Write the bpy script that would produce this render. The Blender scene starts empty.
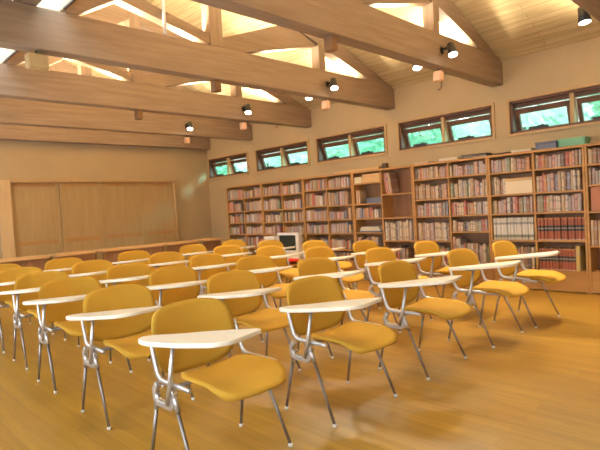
import bpy, bmesh, math, random
from mathutils import Vector, Matrix
random.seed(7)
SC = bpy.context.scene
COL = SC.collection
PI = math.pi

# ------------------------------------------------------------------ camera, world, light, exposure
def make_camera():
    f, yaw, pitch, roll = 502.06, math.radians(44.516), math.radians(-1.864), math.radians(-3.36)
    fw = Vector((math.sin(yaw)*math.cos(pitch), math.cos(yaw)*math.cos(pitch), math.sin(pitch)))
    r = fw.cross(Vector((0, 0, 1))).normalized()
    u = r.cross(fw)
    r2 = r*math.cos(roll) + u*math.sin(roll)
    u2 = -r*math.sin(roll) + u*math.cos(roll)
    cd = bpy.data.cameras.new('camera')
    cd.sensor_width = 36.0
    cd.lens = f/600*36
    cd.clip_start = 0.05
    cd.dof.use_dof = True; cd.dof.focus_distance = 3.2; cd.dof.aperture_fstop = 3.4
    co = bpy.data.objects.new('camera', cd)
    COL.objects.link(co)
    m = Matrix((r2, u2, -fw)).transposed().to_4x4()
    m.translation = Vector((-6.804, -9.893, 1.2))
    co.matrix_world = m
    SC.camera = co
make_camera()

W = bpy.data.worlds.new('world'); SC.world = W
W.use_nodes = True
wn = W.node_tree.nodes; wl = W.node_tree.links
bg = wn['Background']
bg.inputs['Color'].default_value = (0.86, 0.97, 1.0, 1)
bg.inputs['Strength'].default_value = 7.0
SC.view_settings.view_transform = 'Standard'
SC.view_settings.look = 'None'
SC.view_settings.exposure = 0.05
SC.view_settings.gamma = 1.0

WARM = (1.0, 0.825, 0.57)
UPLIGHT_W = 38.0
SPOT_W = 22.0
DAY_W = 34.0
def area(name, loc, rot, sx, sy, power, color, shape='RECTANGLE', spread=PI):
    l = bpy.data.lights.new(name, 'AREA')
    l.shape = shape; l.size = sx
    if shape in ('RECTANGLE', 'ELLIPSE'): l.size_y = sy
    l.energy = power; l.color = color; l.spread = spread
    o = bpy.data.objects.new(name, l); COL.objects.link(o)
    o.location = loc; o.rotation_euler = rot
    return o
sl = bpy.data.lights.new('sun', 'SUN'); sl.energy = 4.6; sl.color = (0.50, 0.78, 1.0); sl.angle = math.radians(9)
sun = bpy.data.objects.new('sun', sl); COL.objects.link(sun); sun.location = (8, -14, 9)
sun.rotation_euler = Vector((0, 0, -1)).rotation_difference(Vector((-.58, 1, -.41)).normalized()).to_euler()
# daylight through the big windows of the left wall (behind the camera's left shoulder)
for i, y in enumerate((-11.2, -8.2, -5.2, -2.2)):
    area('daylight', (-7.62, y, 1.45), (0, -PI/2, 0), 1.6, 2.0, DAY_W, (0.92, 0.93, 1.0))

# ------------------------------------------------------------------ materials
def mat(name, color, rough=0.6, metal=0.0, spec=0.5):
    m = bpy.data.materials.new(name); m.use_nodes = True
    b = m.node_tree.nodes['Principled BSDF']
    b.inputs['Base Color'].default_value = (*color, 1)
    b.inputs['Roughness'].default_value = rough
    b.inputs['Metallic'].default_value = metal
    b.inputs['Specular IOR Level'].default_value = spec
    return m
def ramp(nt, fac, stops):
    r = nt.nodes.new('ShaderNodeValToRGB')
    e = r.color_ramp.elements
    while len(e) < len(stops): e.new(0.5)
    for k, (p, c) in enumerate(stops):
        e[k].position = p; e[k].color = (*c, 1)
    nt.links.new(fac, r.inputs[0])
    return r.outputs[0]
def coords(nt, scale, kind='Object', rot=(0, 0, 0)):
    tc = nt.nodes.new('ShaderNodeTexCoord'); mp = nt.nodes.new('ShaderNodeMapping')
    mp.inputs['Scale'].default_value = scale
    mp.inputs['Rotation'].default_value = rot
    nt.links.new(tc.outputs[kind], mp.inputs['Vector'])
    return mp.outputs[0]
def noise(nt, vec, scale, detail=4, rough=0.55):
    n = nt.nodes.new('ShaderNodeTexNoise')
    n.inputs['Scale'].default_value = scale; n.inputs['Detail'].default_value = detail
    n.inputs['Roughness'].default_value = rough
    nt.links.new(vec, n.inputs['Vector'])
    return n.outputs[0]
def wood(name, dark, light, grain=(1, 14, 14), rough=0.5, scale=2.0, spec=0.3):
    m = mat(name, light, rough, 0, spec); nt = m.node_tree; b = nt.nodes['Principled BSDF']
    v = coords(nt, grain)
    f = noise(nt, v, scale, 5, 0.6)
    mid = tuple((a+c)/2 for a, c in zip(dark, light))
    c = ramp(nt, f, [(0.25, dark), (0.5, mid), (0.75, light)])
    nt.links.new(c, b.inputs['Base Color'])
    bp = nt.nodes.new('ShaderNodeBump'); bp.inputs['Strength'].default_value = 0.08; bp.inputs['Distance'].default_value = 0.01
    nt.links.new(f, bp.inputs['Height']); nt.links.new(bp.outputs[0], b.inputs['Normal'])
    return m
def planks(name, cols, width, length, rot, rough, gap=0.004, spec=0.4, mortar=(0.12, 0.06, 0.02), kind='Object', grain=(2, 30, 30)):
    m = mat(name, cols[0], rough, 0, spec); nt = m.node_tree; b = nt.nodes['Principled BSDF']
    v = coords(nt, (1, 1, 1), kind, rot)
    br = nt.nodes.new('ShaderNodeTexBrick')
    br.inputs['Scale'].default_value = 1.0
    br.inputs['Mortar Size'].default_value = gap
    br.inputs['Mortar Smooth'].default_value = 0.3
    br.inputs['Brick Width'].default_value = length
    br.inputs['Row Height'].default_value = width
    br.inputs['Color1'].default_value = (*cols[0], 1)
    br.inputs['Color2'].default_value = (*cols[1], 1)
    br.inputs['Mortar'].default_value = (*mortar, 1)
    br.offset = 0.37
    nt.links.new(v, br.inputs['Vector'])
    mp = nt.nodes.new('ShaderNodeMapping'); mp.inputs['Scale'].default_value = grain
    nt.links.new(v, mp.inputs['Vector'])
    f = noise(nt, mp.outputs[0], 1.3, 5, 0.6)
    g = ramp(nt, f, [(0.3, (0.80, 0.78, 0.74)), (0.7, (1.12, 1.12, 1.12))])
    mx = nt.nodes.new('ShaderNodeMix'); mx.data_type = 'RGBA'; mx.blend_type = 'MULTIPLY'
    mx.inputs[0].default_value = 1.0
    nt.links.new(br.outputs['Color'], mx.inputs[6]); nt.links.new(g, mx.inputs[7])
    nt.links.new(mx.outputs[2], b.inputs['Base Color'])
    r2 = nt.nodes.new('ShaderNodeMapRange'); r2.inputs['To Min'].default_value = rough-0.06; r2.inputs['To Max'].default_value = rough+0.1
    nt.links.new(f, r2.inputs['Value']); nt.links.new(r2.outputs[0], b.inputs['Roughness'])
    return m
def fabric(name, c):
    m = mat(name, c, 0.85, 0, 0.25); nt = m.node_tree; b = nt.nodes['Principled BSDF']
    v = coords(nt, (1, 1, 1))
    f = noise(nt, v, 260, 2)
    a = ramp(nt, f, [(0.3, tuple(x*0.86 for x in c)), (0.7, tuple(min(1, x*1.08) for x in c))])
    nt.links.new(a, b.inputs['Base Color'])
    bp = nt.nodes.new('ShaderNodeBump'); bp.inputs['Strength'].default_value = 0.12; bp.inputs['Distance'].default_value = 0.002
    nt.links.new(f, bp.inputs['Height']); nt.links.new(bp.outputs[0], b.inputs['Normal'])
    return m
def plaster(name, c):
    m = mat(name, c, 0.9, 0, 0.2); nt = m.node_tree; b = nt.nodes['Principled BSDF']
    v = coords(nt, (1, 1, 1))
    f = noise(nt, v, 1.6, 6, 0.6)
    a = ramp(nt, f, [(0.3, tuple(x*0.95 for x in c)), (0.7, tuple(min(1, x*1.04) for x in c))])
    nt.links.new(a, b.inputs['Base Color'])
    f2 = noise(nt, v, 90, 3)
    bp = nt.nodes.new('ShaderNodeBump'); bp.inputs['Strength'].default_value = 0.15; bp.inputs['Distance'].default_value = 0.003
    nt.links.new(f2, bp.inputs['Height']); nt.links.new(bp.outputs[0], b.inputs['Normal'])
    return m
def emit(name, color, strength):
    m = mat(name, color, 0.4); b = m.node_tree.nodes['Principled BSDF']
    b.inputs['Emission Color'].default_value = (*color, 1)
    b.inputs['Emission Strength'].default_value = strength
    return m
def glass(name, tint):
    m = bpy.data.materials.new(name); m.use_nodes = True; nt = m.node_tree
    nt.nodes.remove(nt.nodes['Principled BSDF'])
    t = nt.nodes.new('ShaderNodeBsdfTransparent'); t.inputs[0].default_value = (*tint, 1)
    g = nt.nodes.new('ShaderNodeBsdfGlossy'); g.inputs['Roughness'].default_value = 0.03
    mx = nt.nodes.new('ShaderNodeMixShader'); mx.inputs[0].default_value = 0.06
    nt.links.new(t.outputs[0], mx.inputs[1]); nt.links.new(g.outputs[0], mx.inputs[2])
    nt.links.new(mx.outputs[0], nt.nodes['Material Output'].inputs['Surface'])
    return m

M = {}
M['floor'] = planks('floor_boards', [(0.42, 0.24, 0.034), (0.355, 0.198, 0.027)], 0.09, 1.9, (0, 0, PI/2), 0.30, 0.0015, 0.5, (0.27, 0.135, 0.035), grain=(1.2, 16, 16))
M['ceil'] = planks('ceiling_boards', [(0.66, 0.55, 0.33), (0.60, 0.49, 0.28)], 0.09, 2.9, (0, 0, PI/2), 0.6, 0.003, 0.2, (0.42, 0.26, 0.11), grain=(1.5, 16, 16))
M['plaster'] = plaster('cream_plaster', (0.475, 0.355, 0.20))
M['truss_x'] = wood('beam_wood_lengthwise', (0.25, 0.17, 0.11), (0.36, 0.26, 0.185), (0.8, 12, 12), 0.55)
M['truss_z'] = wood('beam_wood_upright', (0.25, 0.17, 0.11), (0.36, 0.26, 0.185), (12, 12, 0.8), 0.55)
M['pend'] = wood('dark_pendant_wood', (0.16, 0.08, 0.035), (0.24, 0.125, 0.055), (8, 8, 1), 0.6)
M['case'] = wood('bookcase_wood', (0.42, 0.215, 0.07), (0.54, 0.295, 0.105), (9, 1.2, 9), 0.5)
M['case_back'] = wood('bookcase_backing', (0.24, 0.11, 0.05), (0.32, 0.16, 0.075), (6, 6, 1), 0.6)
M['door'] = wood('door_veneer', (0.39, 0.26, 0.112), (0.46, 0.322, 0.15), (8, 8, 0.7), 0.5)
M['door_rail'] = wood('door_rail_wood', (0.40, 0.21, 0.07), (0.50, 0.275, 0.10), (1, 10, 10), 0.5)
M['trim'] = wood('trim_wood', (0.46, 0.29, 0.13), (0.56, 0.37, 0.175), (8, 8, 1), 0.5)
M['jamb'] = wood('pale_jamb_wood', (0.60, 0.41, 0.20), (0.70, 0.49, 0.25), (8, 8, 1), 0.5)
M['sash'] = wood('dark_sash_wood', (0.10, 0.045, 0.025), (0.17, 0.08, 0.045), (8, 2, 8), 0.45)
M['yellow'] = fabric('mustard_fabric', (0.56, 0.315, 0.035))
M['alu'] = mat('cast_aluminium', (0.58, 0.56, 0.54), 0.42, 0.85)
M['leg'] = mat('satin_steel_tube', (0.30, 0.27, 0.255), 0.42, 0.85)
M['tablet'] = mat('cream_laminate', (0.83, 0.76, 0.62), 0.35)
M['tablet_edge'] = mat('tablet_edge_plastic', (0.78, 0.73, 0.66), 0.45)
M['cap'] = mat('pale_plastic_cap', (0.75, 0.72, 0.66), 0.4)
M['black'] = mat('black_metal', (0.03, 0.028, 0.026), 0.45)
M['dark'] = mat('dark_brown', (0.09, 0.045, 0.025), 0.6)
M['lens'] = emit('lit_lamp_lens', (1.0, 0.93, 0.82), 25.0)
M['copper'] = mat('orange_copper', (0.85, 0.48, 0.27), 0.45, 0.05)
M['white'] = mat('white_plastic', (0.78, 0.76, 0.73), 0.45)
M['screen'] = mat('dark_glass_screen', (0.035, 0.045, 0.04), 0.12)
M['glass'] = glass('window_glass', (0.70, 0.90, 0.84))
M['skyglass'] = glass('skylight_glass', (0.97, 0.98, 1.0))
M['table'] = wood('table_wood', (0.60, 0.36, 0.15), (0.72, 0.46, 0.22), (1, 10, 10), 0.4)
M['table_dark'] = wood('table_frame_wood', (0.25, 0.12, 0.05), (0.34, 0.17, 0.08), (8, 8, 1), 0.5)
M['red'] = fabric('red_fabric', (0.72, 0.035, 0.02))
M['green'] = mat('green_plastic', (0.16, 0.42, 0.25), 0.5)
M['blue'] = mat('slate_blue_card', (0.14, 0.16, 0.23), 0.6)
M['card'] = mat('tan_cardboard', (0.62, 0.40, 0.19), 0.7)
M['cream'] = mat('cream_card', (0.74, 0.62, 0.43), 0.7)
M['paper'] = mat('white_paper', (0.72, 0.66, 0.58), 0.7)
M['brick'] = mat('terracotta_card', (0.46, 0.19, 0.10), 0.6)
M['bark'] = mat('bark', (0.16, 0.11, 0.07), 0.9)
M['grass'] = mat('grass', (0.20, 0.38, 0.18), 0.9)
def leafmat(name, c):
    m = mat(name, c, 0.6, 0, 0.3); nt = m.node_tree; b = nt.nodes['Principled BSDF']
    f = noise(nt, coords(nt, (1, 1, 1)), 1.2, 4)
    a = ramp(nt, f, [(0.3, tuple(x*0.55 for x in c)), (0.7, tuple(min(1, x*1.35) for x in c))])
    nt.links.new(a, b.inputs['Base Color'])
    t = nt.nodes.new('ShaderNodeBsdfTranslucent'); mx = nt.nodes.new('ShaderNodeMixShader'); mx.inputs[0].default_value = .5
    nt.links.new(a, t.inputs['Color']); nt.links.new(b.outputs[0], mx.inputs[1]); nt.links.new(t.outputs[0], mx.inputs[2])
    nt.links.new(mx.outputs[0], nt.nodes['Material Output'].inputs['Surface'])
    return m
LEAF = [leafmat('leaves_fresh', (0.60, 0.80, 0.66)), leafmat('leaves_pale', (0.74, 0.88, 0.80)), leafmat('leaves_deep', (0.42, 0.66, 0.54))]
BOOKC = {'cream': (0.68, 0.56, 0.40), 'white': (0.70, 0.66, 0.60), 'mauve': (0.50, 0.36, 0.36), 'grey': (0.40, 0.37, 0.36),
         'brown': (0.30, 0.155, 0.08), 'pink': (0.62, 0.36, 0.31), 'tan': (0.55, 0.37, 0.20), 'red': (0.50, 0.08, 0.05),
         'blue': (0.16, 0.20, 0.32), 'green': (0.22, 0.29, 0.17), 'dark': (0.08, 0.065, 0.06), 'orange': (0.62, 0.25, 0.08), 'yellow': (0.62, 0.44, 0.08)}
def bookmat(name, c, lab):
    m = mat(name, c, 0.55, 0, 0.35); nt = m.node_tree; b = nt.nodes['Principled BSDF']
    tc = nt.nodes.new('ShaderNodeTexCoord'); sp = nt.nodes.new('ShaderNodeSeparateXYZ')
    nt.links.new(tc.outputs['Generated'], sp.inputs[0])
    r = nt.nodes.new('ShaderNodeValToRGB'); r.color_ramp.interpolation = 'CONSTANT'
    e = r.color_ramp.elements
    while len(e) < len(lab): e.new(0.5)
    for k, (p, cc) in enumerate(lab): e[k].position = p; e[k].color = (*cc, 1)
    nt.links.new(sp.outputs['Z'], r.inputs[0]); nt.links.new(r.outputs[0], b.inputs['Base Color'])
    return m
BM = {}
BOOKC = {k: tuple(x*.68+m_*.32 for x, m_ in zip(c, (.44, .32, .25))) for k, c in BOOKC.items()}
for k, c in BOOKC.items():
    l2 = tuple(min(1, x*0.7+0.14) for x in c) if sum(c) < 1.2 else tuple(x*0.7 for x in c)
    BM[k] = bookmat('book_cover_'+k, c, [(0.0, c), (0.12, l2), (0.2, c), (0.62, l2), (0.76, c)])
BM['volume'] = bookmat('red_volume_cover', (0.42, 0.08, 0.04), [(0.0, (0.58, 0.42, 0.31)), (0.05, (0.37, 0.115, 0.065)), (0.40, (0.07, 0.06, 0.055)), (0.50, (0.30, 0.30, 0.27)), (0.55, (0.07, 0.06, 0.055)), (0.66, (0.37, 0.12, 0.07)), (0.92, (0.48, 0.21, 0.11))])
BM['magazine'] = bookmat('pale_magazine_spine', (0.62, 0.58, 0.5), [(0.0, (0.60, 0.52, 0.38)), (0.12, (0.25, 0.26, 0.21)), (0.24, (0.66, 0.62, 0.54)), (0.7, (0.34, 0.33, 0.30)), (0.8, (0.62, 0.57, 0.50))])

# ------------------------------------------------------------------ geometry helpers
class MB:
    def __init__(s): s.bm = bmesh.new(); s.mats = []
    def mi(s, m):
        if m not in s.mats: s.mats.append(m)
        return s.mats.index(m)
    def box(s, x0, x1, y0, y1, z0, z1, m, bev=0.0, rot=None):
        vs = [s.bm.verts.new((x, y, z)) for x in (x0, x1) for y in (y0, y1) for z in (z0, z1)]
        if rot is not None:
            for v in vs: v.co = rot @ v.co
        k = s.mi(m); fs = []
        for q in ((0, 1, 3, 2), (4, 6, 7, 5), (0, 4, 5, 1), (2, 3, 7, 6), (0, 2, 6, 4), (1, 5, 7, 3)):
            f = s.bm.faces.new([vs[i] for i in q]); f.material_index = k; fs.append(f)
        if bev > 0:
            es = list({e for f in fs for e in f.edges})
            r = bmesh.ops.bevel(s.bm, geom=es, offset=bev, segments=1, affect='EDGES', profile=0.5)
            for f in r['faces']: f.material_index = k
        return s
    def prism(s, poly, axis, a, b, m, bev=0.0):
        """poly: 2-D outline; axis 'x': (y,z), 'y': (x,z), 'z': (x,y)"""
        def P(u, v, w): return {'x': (w, u, v), 'y': (u, w, v), 'z': (u, v, w)}[axis]
        A = [s.bm.verts.new(P(u, v, a)) for u, v in poly]; B = [s.bm.verts.new(P(u, v, b)) for u, v in poly]
        k = s.mi(m); n = len(poly); fs = []
        fs.append(s.bm.faces.new(A[::-1])); fs.append(s.bm.faces.new(B))
        for i in range(n):
            fs.append(s.bm.faces.new((A[i], A[(i+1) % n], B[(i+1) % n], B[i])))
        for f in fs: f.material_index = k
        bmesh.ops.recalc_face_normals(s.bm, faces=fs)
        if bev > 0:
            es = list({e for f in fs[:2] for e in f.edges})
            r = bmesh.ops.bevel(s.bm, geom=es, offset=bev, segments=2, affect='EDGES', profile=0.5)
            for f in r['faces']: f.material_index = k; f.smooth = True
        return s
    def tube(s, pts, rad, m, n=10, flat=1.0, cap=True):
        pts = [Vector(p) for p in pts]; k = s.mi(m)
        rads = rad if isinstance(rad, (list, tuple)) else [rad]*len(pts)
        t0 = (pts[1]-pts[0]).normalized()
        nrm = t0.orthogonal().normalized()
        if abs(t0.x) < 0.9: nrm = (Vector((1, 0, 0)) - t0*t0.x).normalized()
        rings = []
        for i, p in enumerate(pts):
            t = ((pts[i+1]-p) if i == 0 else (p-pts[i-1]) if i == len(pts)-1 else ((pts[i+1]-p).normalized()+(p-pts[i-1]).normalized())).normalized()
            nrm = (nrm - t*nrm.dot(t)).normalized(); b = t.cross(nrm)
            rings.append([s.bm.verts.new(p + (nrm*math.cos(a)*flat + b*math.sin(a))*rads[i]) for a in (2*PI*j/n for j in range(n))])
        fs = []
        for a, b in zip(rings, rings[1:]):
            for j in range(n):
                f = s.bm.faces.new((a[j], a[(j+1) % n], b[(j+1) % n], b[j])); f.smooth = True; f.material_index = k; fs.append(f)
        if cap:
            for rg in (rings[0][::-1], rings[-1]):
                f = s.bm.faces.new(rg); f.material_index = k; fs.append(f)
        bmesh.ops.recalc_face_normals(s.bm, faces=fs)
        return s
    def lathe(s, prof, m, n=20, mtx=None, caps=True):
        k = s.mi(m); rings = []
        for r, z in prof:
            ring = []
            for j in range(n):
                v = Vector((r*math.cos(2*PI*j/n), r*math.sin(2*PI*j/n), z))
                ring.append(s.bm.verts.new(mtx @ v if mtx else v))
            rings.append(ring)
        fs = []
        for a, b in zip(rings, rings[1:]):
            for j in range(n):
                f = s.bm.faces.new((a[j], a[(j+1) % n], b[(j+1) % n], b[j])); f.smooth = True; f.material_index = k; fs.append(f)
        if caps:
            for rg in (rings[0][::-1], rings[-1]):
                f = s.bm.faces.new(rg); f.material_index = k; fs.append(f)
        bmesh.ops.recalc_face_normals(s.bm, faces=fs)
        return s
    def mesh(s, name):
        me = bpy.data.meshes.new(name); s.bm.to_mesh(me); s.bm.free()
        for m in s.mats: me.materials.append(m)
        return me
    def build(s, name, parent=None, loc=None):
        o = bpy.data.objects.new(name, s.mesh(name)); COL.objects.link(o)
        if loc is not None: o.location = loc
        if parent is not None: o.parent = parent
        return o
def empty(name, loc=(0, 0, 0), rz=0):
    o = bpy.data.objects.new(name, None); COL.objects.link(o)
    o.location = loc; o.rotation_euler = (0, 0, rz); o.empty_display_size = 0.1
    return o
def tag(o, label, cat, group=None, kind=None):
    o['label'] = label; o['category'] = cat
    if group: o['group'] = group
    if kind: o['kind'] = kind
    return o
def struct(o):
    o['kind'] = 'structure'; return o
def copy_tree(o, parent=None):
    c = o.copy(); COL.objects.link(c)
    if parent is not None:
        c.parent = parent; c.matrix_parent_inverse = o.matrix_parent_inverse.copy()
    for ch in list(o.children): copy_tree(ch, c)
    return c
def rounded(poly, r, seg=5):
    out = []; n = len(poly)
    for i in range(n):
        p = Vector(poly[i]); a = Vector(poly[i-1]); b = Vector(poly[(i+1) % n])
        rr = min(r, (a-p).length*0.45, (b-p).length*0.45)
        s = p+(a-p).normalized()*rr; e = p+(b-p).normalized()*rr
        for k in range(seg+1):
            t = k/seg
            q = s*(1-t)**2 + p*2*t*(1-t) + e*t*t
            out.append((q.x, q.y))
    return out

# ------------------------------------------------------------------ room shell
XL, YF = -7.4, -12.6           # left wall, front wall (behind the camera)
SL, Z0, XR = 0.38, 3.02, -3.40  # roof slope, eave height at the book wall, ridge
XE, SLL, ZA = -5.06, 0.62, 3.065   # left eave of the gable, its steeper slope, flat ceiling of the left aisle
def roof(x):
    if x > XR: return Z0 + SL*(-x)
    return Z0 + SL*(-XR) - SLL*(XR-x)
struct(MB().box(XL-.2, 0.2, YF-.2, 0.2, -0.12, 0.0, M['floor']).build('floor'))
# ceiling: the right slope whole, the left slope with openings for the two skylights
SKX0, SKX1 = -5.27, -5.06       # glazed slot between the left eave and the aisle ceiling
cb = MB()
def slab(x0, x1, y0, y1):
    cb.prism([(x0, roof(x0)), (x1, roof(x1)), (x1, roof(x1)+.14), (x0, roof(x0)+.14)], 'y', y0, y1, M['ceil'])
slab(XR, 0.2, YF-.2, 0.2)
slab(XE, XR, YF-.2, 0.2)
cb.box(XE+.002, XE+.022, YF-.2, .2, ZA+.03, roof(XE)+.14, M['ceil'])
cb.box(XL-.2, SKX0-.13, YF-.2, .2, ZA+.08, ZA+.2, M['ceil'])
struct(cb.build('ceiling'))
# book wall with its five window openings
WZ0, WZ1 = 2.03, 2.46
WIN = [(-1.49, -0.06), (-3.31, -1.80), (-5.07, -3.55), (-6.86, -5.34), (-8.62, -7.10)]
wb = MB()
wb.box(0, 0.2, YF, 0, 0, WZ0, M['plaster']); wb.box(0, 0.2, YF, 0, WZ1, Z0, M['plaster'])
ys = [0.0] + [v for a, b in WIN for v in (b, a)] + [YF]
for a, b in zip(ys[0::2], ys[1::2]): wb.box(0, 0.2, b, a, WZ0, WZ1, M['plaster'])
struct(wb.build('wall_right'))
gable = [(XL, 0), (0.2, 0), (0.2, roof(0)), (XR, roof(XR)), (XE, roof(XE)), (XE, ZA+.08), (XL, ZA+.08)]
struct(MB().prism(gable, 'y', 0.0, 0.2, M['plaster']).build('wall_back'))
struct(MB().prism(gable, 'y', YF-.2, YF, M['plaster']).build('wall_front'))
lw = MB()
LWIN = [(-12.2, -10.2), (-9.2, -7.2), (-6.2, -4.2), (-3.2, -1.2)]
lw.box(XL-.2, XL, YF, 0, 0, 0.65, M['plaster']); lw.box(XL-.2, XL, YF, 0, 2.25, ZA+.08, M['plaster'])
ys = [YF] + [v for p in LWIN for v in p] + [0.0]
for a, b in zip(ys[0::2], ys[1::2]): lw.box(XL-.2, XL, a, b, 0.65, 2.25, M['plaster'])
struct(lw.build('wall_left'))
n_win = 0
def new_window():
    global n_win
    n_win += 1
    return struct(empty('window_%d' % n_win))
# awning windows of the book wall: outer frame, mullion, two opened sashes
for wi, (a, b) in enumerate(WIN):
    w = new_window()
    f = MB(); t = 0.035
    for (y0, y1, z0, z1) in ((a, b, WZ1-t, WZ1), (a, b, WZ0, WZ0+t*0.8), (a, a+t, WZ0, WZ1), (b-t, b, WZ0, WZ1)):
        f.box(0.0, 0.16, y0, y1, z0, z1, M['sash'])
    o = 0.035                      # flat casing on the wall face
    for (y0, y1, z0, z1) in ((a-o, min(b+o, -.01), WZ1, WZ1+o*.8), (a-o, min(b+o, -.01), WZ0-o, WZ0), (a-o, a, WZ0, WZ1), (b, min(b+o, -.01), WZ0, WZ1)):
        f.box(-0.022, -0.001, y0, y1, z0, z1, M['trim'])
    f.build('frame', w)
    mid = (a+b)/2
    MB().box(0.005, 0.16, mid-.025, mid+.025, WZ0+t*.8, WZ1-t, M['trim'], 0.004).build('mullion', w)
    MB().box(0.06, 0.13, a+t, b-t, WZ1-t-.05, WZ1-t-.001, M['sash']).build('head_rail', w)
    for (s0, s1) in ((a+t, mid-.03), (mid+.03, b-t)):
        s0 += .006; s1 -= .006
        h = WZ1-WZ0-t*2-.015
        piv = Vector((0.075, 0, WZ1-t-.068))
        R = Matrix.Translation(piv) @ Matrix.Rotation(math.radians(-18), 4, 'Y')
        sb = MB(); st = .05
        sb.box(-.02, .02, s0, s1, -.07, 0, M['sash'], 0, R); sb.box(-.02, .02, s0, s1, -h+.02, -h+.055, M['sash'], 0, R)
        sb.box(-.02, .02, s0, s0+st, -h+.055, -.07, M['sash'], 0, R); sb.box(-.02, .02, s1-st, s1, -h+.055, -.07, M['sash'], 0, R)
        so = sb.build('sash', w)
        g = MB(); g.box(-.003, .003, s0+st, s1-st, -h+.055, -.07, M['glass'], 0, R); g.build('pane', so)
        hb = MB(); cy = s1-.28
        hb.box(0.03, 0.07, cy-.14, cy+.10, WZ0+t*.8, WZ0+t*.8+.036, M['black'], .004)
        hb.tube([(0.06, cy, WZ0+t*.8+.036), (0.02, cy-.06, WZ0+t*.8+.035), (0.01, cy-.1, WZ0+t*.8+.04)], .008, M['black'], 8)
        hb.build('handle', so)
# glazed roof slots along the left eave, one per bay
SKY = list(zip([-12.0, -10.33, -8.60, -6.86, -5.12, -3.27, -1.55], [-10.51, -8.78, -7.04, -5.30, -3.45, -1.73, -.17]))
for (a, b) in SKY:
    w = new_window(); t = .018
    MB().box(SKX1-.002, SKX1+t, a, b, ZA+.012, ZA+.03, M['dark']).box(SKX0, SKX0+.012, a, b, ZA+.02, ZA+.06, M['dark']).build('frame', w)
    MB().box(SKX0+.012, SKX1-.002, a, b, ZA+.024, ZA+.03, M['skyglass']).build('pane', w)
struct(MB().box(SKX0-.13, SKX0-.001, YF, -.001, ZA+.001, ZA+.079, M['truss_x']).build('trim_4'))
# tall windows of the left wall
for (a, b) in LWIN:
    w = new_window(); f = MB(); t = .05
    for (y0, y1, z0, z1) in ((a, b, 2.25-t, 2.25), (a, b, .65, .65+t), (a, a+t, .65, 2.25), (b-t, b, .65, 2.25), ((a+b)/2-.03, (a+b)/2+.03, .65, 2.25)):
        f.box(XL-.12, XL-.04, y0, y1, z0, z1, M['trim'])
    f.build('frame', w)
    MB().box(XL-.084, XL-.078, a+t, b-t, .65+t, 2.25-t, M['skyglass']).build('pane', w)

# sliding doors of the back wall
DZ = 1.95
DX = [-4.20, -3.38, -2.59, -1.70, -0.98]
for i in range(4):
    x0, x1 = DX[i]+.002, DX[i+1]-.002
    yy = (-.030, -.055, -.055, -.030)[i]
    d = struct(empty('door_%d' % (i+1), (0, 0, 0)))
    MB().box(x0+.06, x1-.06, yy+.008, yy+.024, .10, DZ-.06, M['door']).build('panel', d)
    f = MB()
    f.box(x0, x0+.06, yy, yy+.028, .012, DZ-.006, M['door'], .003); f.box(x1-.06, x1, yy, yy+.028, .012, DZ-.006, M['door'], .003)
    f.build('stile', d)
    r = MB()
    for z0, z1 in ((.012, .10), (.83, .90), (DZ-.066, DZ-.006)): r.box(x0+.06, x1-.06, yy, yy+.027, z0, z1, M['door_rail'], .003)
    r.build('rail', d)
struct(MB().box(-4.40, DX[0]-.002, -.085, -.001, 0, DZ+.05, M['jamb'], .004).build('trim_1'))
struct(MB().box(DX[0], DX[4]+.05, -.085, -.001, DZ+.002, DZ+.05, M['trim'], .004).build('trim_2'))
struct(MB().box(DX[4]+.002, DX[4]+.05, -.085, -.001, 0, DZ, M['trim'], .004).build('trim_3'))
struct(MB().box(DX[4]+.055, -.31, -.016, -.001, 0, .08, M['trim'], .003).build('baseboard_back'))
struct(MB().box(XL+.005, -4.41, -.016, -.001, 0, .08, M['trim'], .003).build('baseboard_rear'))

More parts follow.
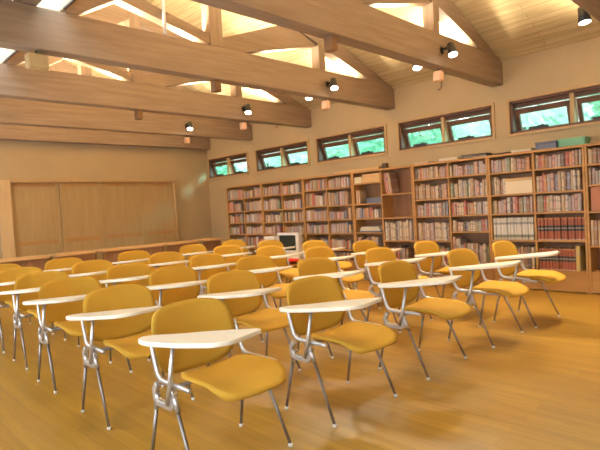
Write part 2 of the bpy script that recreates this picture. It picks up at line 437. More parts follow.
# ------------------------------------------------------------------ roof trusses
TY = [-10.50, -8.77, -7.03, -5.29, -3.44, -1.72, -0.165]   # near faces
TL = {-10.50: 'roof truss behind the camera position', -8.77: 'wooden roof truss passing over the upper right picture corner',
      -7.03: 'big wooden roof truss nearest of those seen across the top', -5.29: 'wooden roof truss with king post, second nearest across the ceiling',
      -3.44: 'wooden roof truss third from the front, behind the white conduit', -1.72: 'wooden roof truss second from the back wall',
      -0.165: 'wooden roof truss hard against the back wall'}
TH = 0.16; CB, CT = 2.70, 3.06
def truss(y):
    root = empty('roof_truss', (XR, y+TH/2, CB))
    tag(root, TL[y], 'roof truss', 'timber roof trusses')
    L = lambda: MB()
    def done(mb, name):
        o = mb.build(name); o.parent = root; o.matrix_parent_inverse = Matrix.Translation(root.location).inverted(); return o
    y0, y1 = y, y+TH
    xl, xr = XL+.003, -.003
    done(L().prism([(xl, CB), (xr, CB), (xr, roof(0)-.03), (xr-.06, CT-.03), (xr-.09, CT), (xl, CT)], 'y', y0, y1, M['truss_x'], .006), 'bottom_chord')
    done(L().box(XR-.085, XR+.085, y0+.004, y1-.004, CT+.001, roof(XR)-.06, M['truss_z'], .006), 'king_post')
    if y < -3: done(L().box(XR-.04, XR+.04, y0+.03, y1-.03, CB-.13, CB-.001, M['pend'], .006), 'pendant')
    low = lambda d: 2.92+.29*d
    up = lambda d: Z0+SL*d-.012
    X = lambda d: -d
    dm = -XR-.087
    done(L().prism([(X(.60), CT+.004), (X(dm), low(dm)), (X(dm), up(dm)), (X(.16), up(.16)), (X(.13), CT+.004)], 'y', y0+.005, y1-.005, M['truss_x'], .006), 'rafter')
    done(L().box(X(1.66)-.065, X(1.66)+.065, y0+.012, y1-.012, CT+.001, low(1.66)+.02, M['truss_z'], .005), 'queen_post')
    s0, s1 = -XR-.088, 1.74
    done(L().prism([(X(s0), CT+.004), (X(s0-.30), CT+.004), (X(s1), low(s1)-.05), (X(s1+.52), low(s1+.52)-.004), (X(s0), CT+.12)], 'y', y0+.02, y1-.02, M['truss_x'], .005), 'strut')
    lo = lambda x: 3.0+.56*(x+5.12); x1 = XR-.087
    done(L().prism([(XE+.12, CT+.004), (x1, lo(x1)), (x1, roof(x1)-.012), (XE+.03, roof(XE+.03)-.012), (XE+.03, CT+.004)], 'y', y0+.005, y1-.005, M['truss_x'], .006), 'rafter')
    done(L().prism([(x1-.001, CT+.02), (x1-.001, CT+.13), (-4.40, lo(-4.40)-.003), (-4.55, lo(-4.55)-.003)], 'y', y0+.02, y1-.02, M['truss_x'], .005), 'strut')
    return root
for y in TY: truss(y)

# ------------------------------------------------------------------ lamps on the trusses
TN = {-8.77: 'truss over the upper right corner', -7.03: 'nearest visible truss', -5.29: 'second truss', -3.44: 'third truss', -1.72: 'fourth truss'}
def uplight(x, y, label):
    # fixed to the far face of the bottom chord, shining up at the roof boards
    r = tag(empty('uplight', (x, y, CT-.09)), label, 'lamp', 'uplights fixed to the trusses')
    MB().box(-.03, .03, .0, .03, .0, .05, M['white'], .004).build('bracket', r)
    mt = Matrix.Translation((0, .085, 0))
    MB().lathe([(.05, .001), (.055, .02), (.05, .06), (.045, .065)], M['white'], 14, mt).build('housing', r)
    MB().lathe([(.042, .066), (.042, .068)], M['lens'], 14, mt).build('lens', r)
    l = bpy.data.lights.new('uplight_beam', 'AREA'); l.shape = 'DISK'; l.size = .08; l.energy = UPLIGHT_W; l.color = WARM; l.spread = math.radians(170)
    o = bpy.data.objects.new('uplight_beam', l); COL.objects.link(o); o.parent = r; o.location = (0, .085, .075); o.rotation_euler = (PI, 0, 0)
UX = [(-.98, 'beside the book wall'), (-2.35, 'right of the king post'), (-3.74, 'just left of the king post'), (-4.55, 'by the left eave')]
for y in TY[1:6]:
    for x, where in UX:
        uplight(x, y+TH, 'white uplight on the %s, %s' % (TN[y], where))
def spot(x, y, z, side, aim, label, power=1.0):
    """black spotlight on a bracket fixed to the chord's side face; side = -1 near face, +1 far face"""
    r = tag(empty('spotlight', (x, y, z)), label, 'spotlight', 'black spotlights on the trusses')
    MB().box(-.035, .035, (0 if side < 0 else 0)-.0, side*-.02, -.045, .045, M['black'], .003).build('bracket', r)
    h = Vector((0, side*.12, -.02))
    MB().tube([(0, side*.0, 0), (0.02, side*.06, .015), h], .012, M['black'], 8).build('arm', r)
    d = Vector(aim).normalized()
    q = Vector((0, 0, -1)).rotation_difference(d).to_matrix().to_4x4()
    mt = Matrix.Translation(h) @ q
    hd = MB().lathe([(.022, .08), (.04, .065), (.045, .0), (.055, -.07), (.05, -.072)], M['black'], 18, mt).build('head', r)
    MB().lathe([(.047, -.0735), (.047, -.076)], M['lens'], 18, mt).build('lens', hd)
    l = bpy.data.lights.new('spot_beam', 'SPOT'); l.energy = SPOT_W*4*power; l.color = (1.0, .83, .63); l.spot_size = math.radians(95); l.spot_blend = .8; l.shadow_soft_size = .05
    o = bpy.data.objects.new('spot_beam', l); COL.objects.link(o); o.parent = r
    o.matrix_local = Matrix.Translation(h + d*.09) @ Vector((0, 0, -1)).rotation_difference(d).to_matrix().to_4x4()
for y in (-7.03, -5.29, -3.44, -1.72):
    spot(-1.60, y, 2.88, -1, (-.26, -.32, -1), 'black spotlight on the near side of the %s' % TN[y], 1.2)
spot(-5.25, -8.77, 2.88, -1, (.15, -.15, -1), 'added unseen black spotlight on the left part of the truss above the camera', .25)  # extra lamp out of view, added to brighten the near seats
spot(-1.60, -10.5, 2.88, -1, (-.2, .25, -1), 'added unseen black spotlight on the right part of the truss behind the camera', .25)  # added fill behind the camera for the seat tops, no known fixture
spot(-5.25, -10.5, 2.88, 1, (.1, .5, -1), 'added unseen black spotlight on the left part of the truss behind the camera', .25)  # invented lamp behind the camera, lifts the front chairs
for y in (-8.77, -7.03, -5.29):
    spot(-1.68, y+TH, 2.82, 1, ((-.28, -.22, -1) if y > -8 else (-.05, -.12, -1)), 'black spotlight on the far side of the %s' % TN[y], 1.2 if y > -8 else 2.4)
def hanging_box(x, y, w, h, m, label):
    r = tag(empty('hanging_box', (x, y, CB)), label, 'hanging box', 'boxes hung under the trusses')
    MB().box(-w/2, w/2, -.05, .05, -.03-h, -.03, m, .012).build('body', r)
    MB().tube([(0, 0, -.001), (0.0, 0, -.032)], .008, M['black'], 8).build('hook', r)
for y in (-7.03, -5.29, -3.44, -1.72):
    hanging_box(-1.56, y+TH/2, .085, .115, M['copper'], 'small orange box hanging under the %s beside its spotlight' % TN[y])
hanging_box(-5.28, -5.29+TH/2, .17, .13, M['door'], 'pale wooden box hanging under the left part of the second truss')
c = MB().tube([(-4.06, -5.302, CT+.001), (-4.06, -5.302, roof(-4.06)-.002)], .018, M['white'], 12).build('conduit')
tag(c, 'white vertical conduit rising from the second truss to the ceiling', 'conduit')
for y, nm in ((-6.13, 'nearest visible truss'), (-2.54, 'third truss')):
    hk = MB().tube([(-.002, y, 2.97), (-.03, y, 2.95), (-.03, y, 2.86), (-.05, y+.03, 2.82), (-.03, y+.06, 2.84)], .007, M['dark'], 8).build('wall_hook')
    tag(hk, 'small dark wire hook high on the wall behind the %s' % nm, 'hook', 'wire hooks on the book wall')

# ------------------------------------------------------------------ bookcases
SD = 0.30; ST = 1.755; BAY = 0.5825
UY = [-1.07-1.165*k for k in range(8)]
ROWS = {  # shelf heights (top faces) for left bay, right bay; left = towards the corner
    'A': ([1.48, 1.22, .98, .74, .46, .26], [1.49, 1.22, .98, .74, .46, .26]),
    'B': ([1.50, 1.21, .97, .74, .46, .26], [1.49, 1.21, .97, .74, .46, .26]),
    'C': ([1.52, 1.23, .98, .74, .46, .26], [1.52, 1.22, .98, .74, .46, .26]),
    'D': ([1.56, 1.22, .98, .75, .46, .26], [1.35, .98, .62, .26]),
    'E': ([1.53, 1.23, .98, .62, .26], [1.53, 1.23, .98, .75, .26]),
    'F': ([1.52, 1.23, .98, .63, .26], [1.52, 1.23, .98, .63, .26]),
    'G': ([1.52, 1.28, .97, .57, .26], [1.52, 1.28, .97, .57, .26])}
CASEL = {'A': 'wooden bookcase in the far corner, leftmost of the wall', 'B': 'wooden bookcase second from the corner, under the second window',
         'C': 'wooden bookcase third from the corner, behind the white monitor', 'D': 'wooden bookcase with half-empty dark upper compartments and leaning red books',
         'E': 'wooden bookcase full of small books, between the half-empty and red-volume cases', 'F': 'wooden bookcase holding the rows of red volumes',
         'G': 'wooden bookcase cut off by the right picture edge'}
CELLS = []   # (unit, bay index 0 left / 1 right, row, y_left, y_right, z_bottom, z_top)
for ui, U in enumerate('ABCDEFG'):
    y1, y0 = UY[ui]-.002, UY[ui+1]+.002
    r = tag(empty('bookcase', (-SD/2, (y0+y1)/2, 0)), CASEL[U], 'bookcase', 'wooden bookcases along the window wall')
    def part(mb, name):
        o = mb.build(name); o.parent = r; o.matrix_parent_inverse = Matrix.Translation(r.location).inverted(); return o
    t = .024; ym = (y0+y1)/2
    part(MB().box(-SD, -.003, y1-t, y1, 0, ST-.03, M['case'], .002), 'side_panel')
    part(MB().box(-SD, -.003, y0, y0+t, 0, ST-.03, M['case'], .002), 'side_panel')
    part(MB().box(-SD+.004, -.02, ym-t/2, ym+t/2, .26, ST-.03, M['case'], .002), 'divider')
    part(MB().box(-SD-.008, -.003, y0, y1, ST-.0295, ST, M['case'], .003), 'top_panel')
    part(MB().box(-.019, -.004, y0+t, y1-t, .02, ST-.03, M['case_back']), 'back_panel')
    b = MB(); b.box(-SD+.012, -SD+.03, y0+t, y1-t, .02, .236, M['case'], .002); b.box(-SD+.004, -SD+.012, y0+t, y1-t, .012, .05, M['case']); part(b, 'base_panel')
    for bi, (a, bb) in enumerate(((ym+t/2, y1-t), (y0+t, ym-t/2))):   # bay 0 nearer the corner = left in the picture
        zt = ST-.03
        for ri, z in enumerate(ROWS[U][bi]):
            part(MB().box(-SD+.006, -.02, a, bb, z-.022, z, M['case'], .002), 'shelf')
            CELLS.append((U, bi, ri, a, bb, z, zt)); zt = z-.022

# ------------------------------------------------------------------ books
def book_mesh(m, name):
    b = MB(); pg = M['paper']
    # unit book: spine at x=0 facing -x, depth along +x to 1, thickness y 0..1, height z 0..1
    k = b.mi(m); kp = b.mi(pg)
    prof = [(1.0, 0.0), (.06, 0.0), (.015, .14), (0.0, .36), (0.0, .64), (.015, .86), (.06, 1.0), (1.0, 1.0)]
    A = [b.bm.verts.new((x, y, 0)) for x, y in prof]; B = [b.bm.verts.new((x, y, 1)) for x, y in prof]
    for i in range(len(prof)-1):
        f = b.bm.faces.new((A[i], B[i], B[i+1], A[i+1])); f.material_index = k
    # page block slightly inset
    ins = [(.98, .1), (.08, .1), (.08, .9), (.98, .9)]
    C_ = [b.bm.verts.new((x, y, .985)) for x, y in ins]; D_ = [b.bm.verts.new((x, y, .015)) for x, y in ins]
    f = b.bm.faces.new(C_); f.material_index = kp
    f = b.bm.faces.new(D_[::-1]); f.material_index = kp
    for i in range(4):
        f = b.bm.faces.new((C_[i], C_[(i+1) % 4], D_[(i+1) % 4], D_[i])); f.material_index = kp
    # cover rims top and bottom
    for ring, flip in ((A, 1), (B, 0)):
        for q in ((0, 1, 1, 0),):
            pass
    bmesh.ops.recalc_face_normals(b.bm, faces=b.bm.faces[:])
    return b.mesh(name)
BMESH = {k: book_mesh(m, 'book') for k, m in BM.items()}
ORD = ['1st', '2nd', '3rd'] + ['%dth' % i for i in range(4, 40)]
ROWN = ['top shelf', 'second shelf down', 'third shelf down', 'fourth shelf down', 'fifth shelf down', 'sixth shelf down']
BAYN = {('F', 1): 'bay with the red volumes', ('F', 0): 'first bay left of the red volumes', ('E', 1): 'second bay left of the red volumes',
        ('E', 0): 'third bay left of the red volumes', ('G', 0): 'bay at the right picture edge', ('D', 1): 'bay with the leaning red books',
        ('D', 0): 'bay left of the leaning red books'}
MIX = ['cream', 'white', 'mauve', 'pink', 'grey', 'tan', 'brown', 'cream', 'mauve', 'white', 'pink', 'grey', 'red', 'blue', 'tan', 'orange', 'green', 'dark']
MIXD = ['brown', 'dark', 'tan', 'brown', 'mauve', 'grey', 'red', 'brown']
stuff = []   # (kind, x, y, z, depth, thick, height, lean)
n_ind = 0
def add_book(kind, y, z, depth, th, h, label=None, group=None, x=None, lean=0.0):
    global n_ind
    x = -SD+.012+random.uniform(.0, .035) if x is None else x
    if label is None:
        stuff.append((kind, x, y, z, depth, th, h, lean)); return
    o = bpy.data.objects.new('book', BMESH[kind]); COL.objects.link(o)
    o.location = (x, y, z); o.scale = (depth, th, h); o.rotation_euler = (lean, 0, 0)
    tag(o, label, 'book', group); n_ind += 1
SPECIAL = {('D', 0, 0), ('D', 0, 1), ('D', 0, 3), ('D', 1, 0), ('D', 1, 1), ('F', 0, 1), ('G', 0, 2), ('G', 0, 4), ('A', 0, 5), ('A', 1, 5)}
INDIV = {('F', 0), ('F', 1), ('E', 0), ('E', 1), ('G', 0), ('D', 1)}
CN = {'volume': 'red', 'magazine': 'pale banded', 'dark': 'black'}
def fill(U, bi, ri, a, b, z0, z1, mix, hfrac=(.62, .9), th=(.022, .042), full=1.0, start=0.0, uniform=None):
    """books stand from the picture-left end (b, nearer the corner) to the right (a)"""
    y = b-.004-start; idx = 0; lim = a+(b-a)*(1-full)+.004
    indiv = (U, bi) in INDIV
    H = z1-z0
    bh = random.uniform(*hfrac)
    while True:
        t = random.uniform(*th)
        if y-t < lim: break
        if U == 'G' and y < -8.32: break
        k = random.choice(mix)
        if random.random() < .25: bh = random.uniform(*hfrac)
        h = H*(uniform if uniform else min(.95, max(.5, bh+random.uniform(-.05, .05))))
        lab = grp = None
        if indiv:
            lab = '%s book, %s from left, %s, %s' % (CN.get(k, k), ORD[idx], ROWN[ri], BAYN[(U, bi)])
            grp = 'books on the %s of the %s' % (ROWN[ri], BAYN[(U, bi)])
        add_book(k, y-t, z0+.0005, random.uniform(.15, .22), t*.96, h, lab, grp)
        y -= t; idx += 1
    return y
for (U, bi, ri, a, b, z0, z1) in CELLS:
    if (U, bi, ri) in SPECIAL: continue
    if U == 'G' and bi == 1: continue
    if z0 < .3 and U in 'ABCD': 
        fill(U, bi, ri, a, b, z0, z1, MIXD, (.6, .85), (.03, .05), .8); continue
    if (U, bi) == ('F', 1) and ri == 3: fill(U, bi, ri, a, b, z0, z1, ['volume'], th=(.036, .04), uniform=.84)
    elif (U, bi) == ('F', 1) and ri == 4:
        y = fill(U, bi, ri, a, b, z0, z1, ['volume'], th=(.036, .04), uniform=.76, full=.84)
        add_book('yellow', y-.055, z0+.0005, .22, .05, .30, 'wide yellow book, rightmost on the lowest shelf, bay with the red volumes', 'books on the fifth shelf down of the bay with the red volumes', x=-SD+.008)
    elif (U, bi) == ('F', 0) and ri == 3: fill(U, bi, ri, a, b, z0, z1, ['magazine'], th=(.03, .042), uniform=.88)
    elif (U, bi) == ('F', 0) and ri == 4: fill(U, bi, ri, a, b, z0, z1, ['brown', 'tan', 'cream', 'dark'], (.7, .85), (.03, .05))
    elif (U, bi) == ('F', 1) and ri == 0: fill(U, bi, ri, a, b, z0, z1, ['red', 'grey', 'pink', 'brown', 'mauve', 'dark', 'orange', 'cream'], (.7, .88), (.028, .046))
    elif (U, bi) == ('G', 0): fill(U, bi, ri, a, b, z0, z1, ['tan', 'brown', 'mauve', 'grey'] if ri < 2 else ['cream', 'tan', 'brown'], (.7, .9), (.03, .05))
    elif (U, bi) == ('E', 0) and ri < 1: fill(U, bi, ri, a, b, z0, z1, MIXD+['tan', 'mauve', 'cream'], (.7, .9), (.03, .045))
    elif (U, bi) == ('E', 0) and ri == 1: fill(U, bi, ri, a, b, z0, z1, ['tan', 'tan', 'brown', 'pink', 'cream', 'mauve', 'dark'], (.6, .8), (.03, .045))
    elif (U, bi) == ('E', 0) and ri == 3: fill(U, bi, ri, a, b, z0, z1, ['cream', 'tan', 'mauve', 'white', 'brown'], (.66, .78), (.03, .048))
    elif U == 'D' and bi == 1 and ri == 2: fill(U, bi, ri, a, b, z0, z1, ['cream', 'cream', 'white', 'tan', 'dark', 'mauve', 'grey'], (.78, .92), (.03, .05))
    elif U == 'E': fill(U, bi, ri, a, b, z0, z1, MIX, (.6, .88), (.028, .045), full=1.0)
    elif U == 'F': fill(U, bi, ri, a, b, z0, z1, MIX, (.66, .9), (.028, .044))
    elif (U, bi) == ('D', 1): fill(U, bi, ri, a, b, z0, z1, ['cream', 'white', 'dark', 'mauve'], (.7, .9), (.03, .05))
    else: fill(U, bi, ri, a, b, z0, z1, MIX, (.58, .85), (.024, .042), random.choice((1, 1, .95, .85)))
def cell(U, bi, ri): return [c for c in CELLS if c[:3] == (U, bi, ri)][0][3:]
# box file lying in the bay left of the red volumes, with a few books beside it
a, b, z0, z1 = cell('F', 0, 1)
y = fill('F', 0, 1, a, b, z0, z1, ['tan', 'cream', 'white', 'dark', 'brown'], (.75, .92), (.026, .036), full=.36)
bx = tag(empty('storage_box', (-.2, (a+y)/2, z0)), 'cream lidded box on the second shelf left of the red volumes', 'box')
MB().box(-.09, .08, -(y-a)/2+.008, (y-a)/2-.008, .0005, .165, M['cream'], .004).build('body', bx)
MB().box(-.094, .084, -(y-a)/2+.004, (y-a)/2-.004, .166, .20, M['card'], .004).build('lid', bx)
# half-empty bay: red books leaning on the top shelf, nothing below
a, b, z0, z1 = cell('D', 1, 0)
th_ = .13; yy = b-.012-.33*math.sin(th_)
for i, k in enumerate(('red', 'pink', 'tan', 'brown')):
    t = (.034, .03, .036, .028)[i]
    add_book(k, yy-t/math.cos(th_), z0+.001+t*math.sin(th_), .2, t*.97, .33 if i < 3 else .30, '%s book leaning, %s from left, top shelf of the half-empty bay' % (k, ORD[i]), 'leaning books in the half-empty bay', lean=-th_)
    yy -= t/math.cos(th_)+.001
a, b, z0, z1 = cell('D', 0, 0)
for nm, m, y0_, y1_, h, lab in (('carton', M['cream'], b-.16, b-.01, .10, 'small cream carton on the top shelf left of the leaning red books'),
                          ('carton', M['card'], a+.02, b-.18, .135, 'wide tan carton on the top shelf left of the leaning red books')):
    o = tag(empty(nm, (-.17, (y0_+y1_)/2, z0)), lab, 'box', 'cartons on the top shelf')
    MB().box(-.11, .1, -(y1_-y0_)/2, (y1_-y0_)/2, .0005, h*.7, m, .003).build('body', o)
    MB().box(-.113, .103, -(y1_-y0_)/2-.003, (y1_-y0_)/2+.003, h*.7+.0005, h, m, .003).build('lid', o)
a, b, z0, z1 = cell('D', 0, 1)
fill('D', 0, 1, a, b, z0, z1, ['brown', 'tan'], (.6, .8), (.03, .04), .25)
o = tag(MB().box(-.20, -.05, a+.03, b-.18, z0+.001, z0+.09, M['blue'], .004).build('storage_box'), 'flat slate-blue box in the dark compartment left of the leaning books', 'box')
a, b, z0, z1 = cell('D', 0, 3)
for i in range(4):
    o = MB().box(-.27+.01*i, -.06, a+.06+.02*i, b-.05-.015*(i % 2), z0+.001+.022*i, z0+.021+.022*i, (M['blue'], M['paper'], M['cream'], M['paper'])[i], .003).build('magazine')
    tag(o, ('slate-blue flat magazine at the bottom', 'white flat magazine second from the bottom', 'cream flat magazine third from the bottom', 'white flat magazine on the top')[i]+' of the lying stack in the half-empty bookcase', 'magazine', 'magazines lying in a stack')
# panel-like folder box in the rightmost visible bay
a, b, z0, z1 = cell('G', 0, 2)
tag(MB().box(-.28, -.08, a+.02, b-.02, z0+.001, z0+.28, M['brick'], .004).build('storage_box'), 'large terracotta box filling a compartment at the right picture edge', 'box')
# books of the four far bookcases: too many to single out
sm = {}
def stuff_mesh(items):
    b = MB()
    for (k, x, y, z, dp, th, h, ln) in items:
        m = BM[k]; kk = b.mi(m)
        base = BMESH[k]
        vs = [b.bm.verts.new((x+v.co.x*dp, y+v.co.y*th, z+v.co.z*h)) for v in base.vertices]
        kp = b.mi(M['paper'])
        for p in base.polygons:
            f = b.bm.faces.new([vs[i] for i in p.vertices]); f.material_index = kk if p.material_index == 0 else kp
    return b
BOOKPLAIN = {}
for k, c in BOOKC.items(): BOOKPLAIN[k] = mat('plain_cover_'+k, c, .55)
BM_SAVE = dict(BM)
for k in BOOKC: BM[k] = BOOKPLAIN[k]
so = stuff_mesh(stuff).build('books')
tag(so, 'small books packed on the shelves of the four farther bookcases', 'books', kind='stuff')

# things lying on top of the bookcases
o = tag(empty('storage_box', (-.17, -7.63, ST)), 'low slate-blue box on top of the bookcase, left of the green tray', 'box')
MB().box(-.1, .1, -.125, .125, .001, .07, M['blue'], .006).build('body', o); MB().box(-.105, .105, -.13, .13, .0705, .092, M['blue'], .006).build('lid', o)
tr = MB()
tr.prism([(-.135, .001), (.135, .001), (.16, .095), (.15, .095), (.127, .012), (-.127, .012), (-.15, .095), (-.16, .095)], 'x', -.10, .10, M['green'])
tr.box(-.10, -.092, -.15, .15, .01, .095, M['green']); tr.box(.092, .10, -.15, .15, .01, .095, M['green'])
o = tr.build('tray', None, (-.17, -7.92, ST)); tag(o, 'green plastic tray on top of the bookcase with the red volumes', 'tray')
o = MB().box(-.24, -.05, -5.08, -4.12, ST+.001, ST+.045, M['card'], .005).build('board'); tag(o, 'long tan board lying on the half-empty bookcase under the third window', 'board')
o = MB().box(-.2, -.12, -5.19, -5.11, ST+.001, ST+.09, M['dark'], .008).build('small_box'); tag(o, 'small dark box at the right end of the long tan board', 'box')
def papers(y0, y1, m, n, nm, label, z=ST):
    b = MB()
    for i in range(n):
        d = random.uniform(-.015, .015)
        b.box(-.26+d, -.06+d, y0+d, y1+d, z+.001+.007*i, z+.007*(i+1), m[i % len(m)], .001)
    o = b.build(nm); tag(o, label, 'papers', 'papers lying on the bookcases'); return o
papers(-5.98, -5.75, [M['paper'], M['card']], 4, 'paper_pile', 'thin paper pile on the bookcase right of the long tan board')
papers(-6.45, -6.16, [M['cream'], M['paper']], 6, 'paper_pile', 'cream paper pile on the bookcase under the fourth window')
papers(-6.86, -6.5, [M['dark'], M['paper'], M['dark']], 7, 'paper_pile', 'dark-edged paper pile under the right half of the fourth window')
papers(-7.17, -6.95, [M['dark'], M['dark']], 3, 'paper_pile', 'flat dark folder pile left of the white papers on the bookcase')
papers(-7.45, -7.2, [M['cream'], M['paper']], 5, 'paper_pile', 'white paper pile left of the slate-blue box on the bookcase')

# ------------------------------------------------------------------ chairs
def superell(u, v, n=4.5):
    """square [-1,1]^2 to rounded square"""
    a = max(abs(u), abs(v))
    if a < 1e-6: return u, v
    k = a/((abs(u)**n+abs(v)**n)**(1/n))
    return u*k, v*k
def shell(fn_top, fn_bot, m, nu=14, nv=14, nexp=4.5):
    b = MB(); k = b.mi(m)
    T = []; Bt = []
    for j in range(nv+1):
        rt = []; rb = []
        for i in range(nu+1):
            u, v = superell(-1+2*i/nu, -1+2*j/nv, nexp)
            rt.append(b.bm.verts.new(fn_top(u, v))); rb.append(b.bm.verts.new(fn_bot(u, v)))
        T.append(rt); Bt.append(rb)
    for j in range(nv):
        for i in range(nu):
            b.bm.faces.new((T[j][i], T[j][i+1], T[j+1][i+1], T[j+1][i]))
            b.bm.faces.new((Bt[j][i], Bt[j+1][i], Bt[j+1][i+1], Bt[j][i+1]))
    rim = [(0, i) for i in range(nu)] + [(j, nu) for j in range(nv)] + [(nv, i) for i in range(nu, 0, -1)] + [(j, 0) for j in range(nv, 0, -1)]
    for p, q in zip(rim, rim[1:]+rim[:1]):
        b.bm.faces.new((T[p[0]][p[1]], Bt[p[0]][p[1]], Bt[q[0]][q[1]], T[q[0]][q[1]]))
    for f in b.bm.faces: f.smooth = True; f.material_index = k
    bmesh.ops.recalc_face_normals(b.bm, faces=b.bm.faces[:])
    return b
def edge(u, v): return max(0.0, 1-max(abs(u), abs(v))**6)
def make_chair():
    """tablet-arm chair, faces -y; origin on the floor between the feet"""
    r = empty('tablet_chair')
    def st(u, v):   # seat surface, v=-1 front
        w = max(0.0, min(1.0, (-v-.25)/.75)); w = w*w*(3-2*w)
        x = .010 + .216*u; y = -.118 + .222*v
        rim = max(abs(u), abs(v))**10
        z = .458 - .020*(1-u*u)*(1-w*.6) - .034*w - .012*rim + .010*u*u*(1-w)
        return (x, y, z)
    def sbm(u, v):
        x, y, z = st(u, v); e = edge(u, v)
        return (.010+(x-.010)*.985, y*.985-.002, z - .010 - .032*e)
    shell(st, sbm, M['yellow'], 20, 20, 3.2).build('seat', r)
    def bf(u, v):   # front face of the back; v=-1 bottom
        x = .243*u*(1.0-.04*max(0, -v)); z = .585 + .172*v - .012*u*u*(1 if v > 0 else -1)
        y = .185 + .055*(v+1)/2 - .050*u*u - .012*(1-v*v)
        return (x, y, z)
    def bk(u, v):
        x, y, z = bf(u, v); e = edge(u, v)
        return (x*.99, y + .010 + .024*e, z)
    shell(bf, bk, M['yellow'], 16, 14, 4.0).build('backrest', r)
    for s in (-1, 1):
        x = s*.256
        path = [(x, -.15, .434), (x, -.10, .436), (x, .05, .437), (x, .095, .442), (x, .118, .462), (x, .132, .50), (x, .150, .56), (x*.985, .168, .62)]
        b = MB(); b.tube(path, [.011, .013, .014, .015, .015, .014, .013, .010], M['alu'], 8, .75); 
        b.build('side_bracket', r)
        O = [(-.008, .432), (-.036, .402), (-.033, .338), (-.004, .316), (.108, .316), (.146, .340), (.150, .392), (.120, .430)]
        I = [(.104, .408), (.122, .386), (.119, .358), (.098, .346), (.010, .346), (-.004, .360), (-.004, .392), (.010, .412)]
        MB().prism(O+I, 'x', x+s*.004-.014, x+s*.004+.014, M['alu'], .004).build('leg_clamp', r)
        for nm, p0, p1 in (('front', (x+s*.004, -.018, .40), (s*.278, -.197, .012)), ('rear', (x+s*.004, .118, .37), (s*.278, .197, .012))):
            v0, v1 = Vector(p0), Vector(p1)
            lg = MB().tube([v0, v0.lerp(v1, .20)], .0135, M['alu'], 9).tube([v0.lerp(v1, .19), v1], [.0095, .0085], M['leg'], 9).build('leg', r)
            MB().lathe([(.010, .0005), (.0125, .003), (.0115, .016), (.009, .018)], M['cap'], 10, Matrix.Translation((v1.x, v1.y, 0))).build('foot_cap', lg)
    MB().tube([(-.25, .03, .405), (.25, .03, .405)], .011, M['leg'], 8).build('crossbar', r)
    MB().tube([(-.276, .012, .345), (-.278, -.02, .43), (-.270, -.055, .618)], [.0115, .0115, .010], M['alu'], 9).build('tablet_post', r)
    poly = rounded([(-.335, .14), (-.275, .10), (-.20, .0), (-.11, -.085), (.04, -.275), (.05, -.315), (-.17, -.36), (-.25, -.33), (-.335, -.17), (-.385, .0), (-.375, .10)], .035, 4)
    tb = MB().prism(poly, 'z', .0, .022, M['tablet'], .005)
    tz = lambda y: .615+(.13-y)*.075
    for v in tb.bm.verts: v.co.z += tz(v.co.y)
    tb = tb.build('tablet', r)
    pl = MB(); pl.box(-.305, -.235, -.10, -.01, -.014, -.001, M['leg'], .003)
    for v in pl.bm.verts: v.co.z += tz(v.co.y)
    pl.build('tablet_plate', tb)
    return r
chair = make_chair()
COLX = [-5.37, -4.54, -3.62, -2.68, -1.90]
BACKY = [-7.72, -6.82, -5.97, -5.13, -4.23, -3.36]
POS = {}
for c_ in range(5):
    for r_ in range(6): POS[(r_, c_)] = (COLX[c_], BACKY[r_]-.20)
POS.update({(0, 0): (-5.41, -7.836), (0, 1): (-4.54, -7.866), (0, 2): (-3.62, -7.868), (0, 3): (-2.68, -7.91), (0, 4): (-1.89, -7.95),
            (1, 0): (-5.36, -6.86), (2, 0): (-5.34, -5.95), (3, 0): (-5.29, -5.13), (4, 0): (-5.26, -4.33), (5, 0): (-5.22, -3.45),
            (1, 4): (-1.90, -7.08), (2, 4): (-1.90, -6.22), (3, 4): (-1.90, -5.36), (4, 4): (-1.90, -4.43), (5, 4): (-1.90, -3.54)})
RN = ['front row', 'second row', 'third row', 'fourth row', 'fifth row', 'back row']
CNM = ['leftmost', 'second from left', 'middle', 'second from right', 'rightmost, nearest the bookcases']
first = True
for (r_, c_), (x, y) in POS.items():
    o = copy_tree(chair) if (r_, c_) != (5, 4) else chair
    o.location = (x, y, 0)
    if (r_, c_) == (0, 0):      # this one's tablet sits level
        tb = [q for q in o.children if q.name.startswith('tablet') and q.type == 'MESH' and 'post' not in q.name][0]
        R = Matrix.Rotation(math.radians(2.6), 4, 'X'); pv = Matrix.Translation((0, -.31, .648))
        tb.matrix_local = pv @ R @ Matrix.Diagonal((.94, .96, 1, 1)) @ pv.inverted() @ Matrix.Translation((-.012, 0, 0))
    j = random.Random(r_*7+c_)
    o.rotation_euler = (0, 0, math.radians(j.uniform(-2.0, 2.0)))
    tag(o, 'mustard-yellow tablet-arm chair, %s in the %s' % (CNM[c_], RN[r_]), 'chair', 'yellow tablet-arm chairs in rows')
# red cushion left on a seat
cu = shell(lambda u, v: (.125*u, .115*v, .045-.02*max(abs(u), abs(v))**4), lambda u, v: (.125*u, .115*v, .002+.012*max(abs(u), abs(v))**4), M['red'], 12, 12, 2.2).build('cushion', None, (-1.90, -4.66, .447))
tag(cu, 'small red round cushion on a seat in the fifth row', 'cushion')

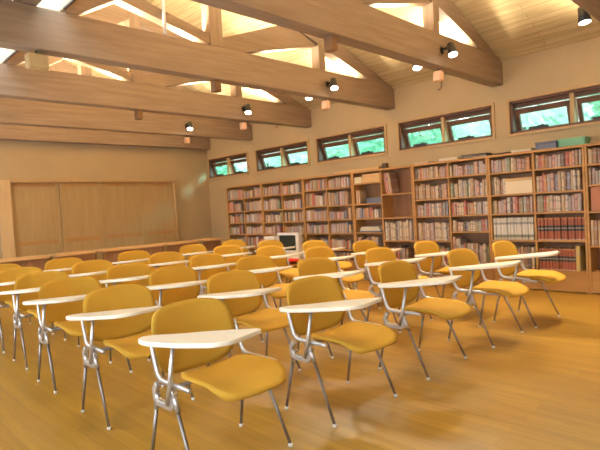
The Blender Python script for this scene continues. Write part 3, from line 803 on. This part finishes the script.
# ------------------------------------------------------------------ tables along the back wall
TBL = [(-5.25, -3.99, 'long wooden table at the left end by the back wall'), (-3.89, -3.24, 'short wooden table second from the left by the back wall'),
       (-3.12, -1.94, 'long wooden table in the middle before the sliding doors'), (-1.86, -1.15, 'wooden table second from the corner by the back wall'),
       (-1.03, -.58, 'small wooden table in the corner beside the bookcases')]
for (x0, x1, lab) in TBL:
    r = tag(empty('table', ((x0+x1)/2, -.97, 0)), lab, 'table', 'wooden tables by the back wall')
    h = (x1-x0)/2
    MB().box(-h, h, -.225, .225, .638, .678, M['table'], .006).build('tabletop', r)
    MB().box(-h+.05, h-.05, -.19, -.175, .30, .637, M['case_back']).build('front_panel', r)
    for sx in (-1, 1):
        for sy in (-1, 1):
            MB().box(sx*(h-.03)-.02, sx*(h-.03)+.02, sy*.19-.02, sy*.19+.02, 0.0005, .637, M['table_dark'], .003).build('leg', r)
# low stand with the white monitor and a white box
r = tag(empty('low_table', (-.70, -3.33, 0)), 'low wooden table carrying the white monitor before the bookcases', 'table')
MB().box(-.24, .24, -.50, .50, .30, .33, M['table'], .004).build('tabletop', r)
for sx in (-1, 1):
    for sy in (-1, 1): MB().box(sx*.2-.02, sx*.2+.02, sy*.45-.02, sy*.45+.02, .0005, .2995, M['table_dark']).build('leg', r)
r = tag(empty('monitor', (-.65, -3.465, .331)), 'white-cased monitor with a dark screen before the bookcases', 'monitor')
cs = MB(); w, h = .27, .46
for (y0, y1, z0, z1) in ((-w, w, h-.045, h), (-w, w, .0, .15), (-w, -w+.075, .15, h-.045), (w-.03, w, .15, h-.045)): cs.box(-.16, -.12, y0, y1, z0, z1, M['white'], .006)
cs.box(-.119, -.04, -w+.02, w-.02, .005, h-.02, M['white'], .01); cs.box(-.04, .06, -w+.08, w-.08, .04, h-.08, M['white'], .02)
cs.build('casing', r)
MB().box(-.135, -.1205, -w+.075, w-.03, .15, h-.045, M['screen']).build('screen', r)
r = tag(empty('carton', (-.72, -3.01, .331)), 'white box on the low table left of the monitor', 'box')
MB().box(-.12, .12, -.13, .13, .0005, .33, M['white'], .008).build('body', r)
MB().box(-.125, .125, -.135, .135, .331, .40, M['white'], .008).build('lid', r)

# ------------------------------------------------------------------ outdoors beyond the book wall
g = MB()
for i in range(24):
    pass
gm = MB(); k = gm.mi(M['grass']); NX, NY = 14, 24; grid = []
for i in range(NX+1):
    row = []
    for j in range(NY+1):
        x = .5+i*1.6; y = -14+j*2.2
        row.append(gm.bm.verts.new((x, y, -.3+max(0, x-4)*.32+.25*math.sin(x*1.3+y*.7))))
    grid.append(row)
for i in range(NX):
    for j in range(NY):
        f = gm.bm.faces.new((grid[i][j], grid[i+1][j], grid[i+1][j+1], grid[i][j+1])); f.smooth = True
lawn = gm.build('ground'); struct(lawn)
def tree(x, y, z, h, rad, leaf, n, seed, label):
    rn = random.Random(seed)
    r = tag(empty('tree', (x, y, z)), label, 'tree', 'trees outside the high windows')
    MB().tube([(0, 0, -.3), (.05, .03, h*.4), (.0, .1, h*.8)], [.12, .09, .05], M['bark'], 8).build('trunk', r)
    b = MB(); k = b.mi(leaf)
    for i in range(n):
        th = rn.uniform(0, 2*PI); ph = math.acos(rn.uniform(-1, 1)); q = rn.uniform(.45, 1)**.5*rad
        c = Vector((q*math.sin(ph)*math.cos(th), q*math.sin(ph)*math.sin(th), h*.62+q*1.15*math.cos(ph)))
        s = rn.uniform(.10, .22)
        d1 = Vector((rn.uniform(-1, 1), rn.uniform(-1, 1), rn.uniform(-.6, .6))).normalized(); d2 = d1.orthogonal().normalized()
        n3 = d1.cross(d2)*s*.2
        v = [b.bm.verts.new(c+d1*s), b.bm.verts.new(c+d2*s*.5+n3), b.bm.verts.new(c-d1*s), b.bm.verts.new(c-d2*s*.5+n3)]
        f = b.bm.faces.new(v); f.material_index = k
    b.build('crown', r)
k = 0
for row, (x0, n, y0) in enumerate(((4.6, 8, -8.4), (7.9, 8, -7.0), (11.2, 8, -5.0))):
    for i in range(n):
        x, y = x0+.3*math.sin(i*2.1+row), y0+2.95*i
        tree(x, y, -.3+max(0, x-4)*.32, 4.0+.4*(k % 3), 1.28, LEAF[k % 3], 1100, k+3, '%s leafy tree outside the book wall, %s from the right in the %s row' % (('fresh green', 'pale green', 'deep green')[k % 3], ORD[i], ('near', 'middle', 'far')[row]))
        k += 1
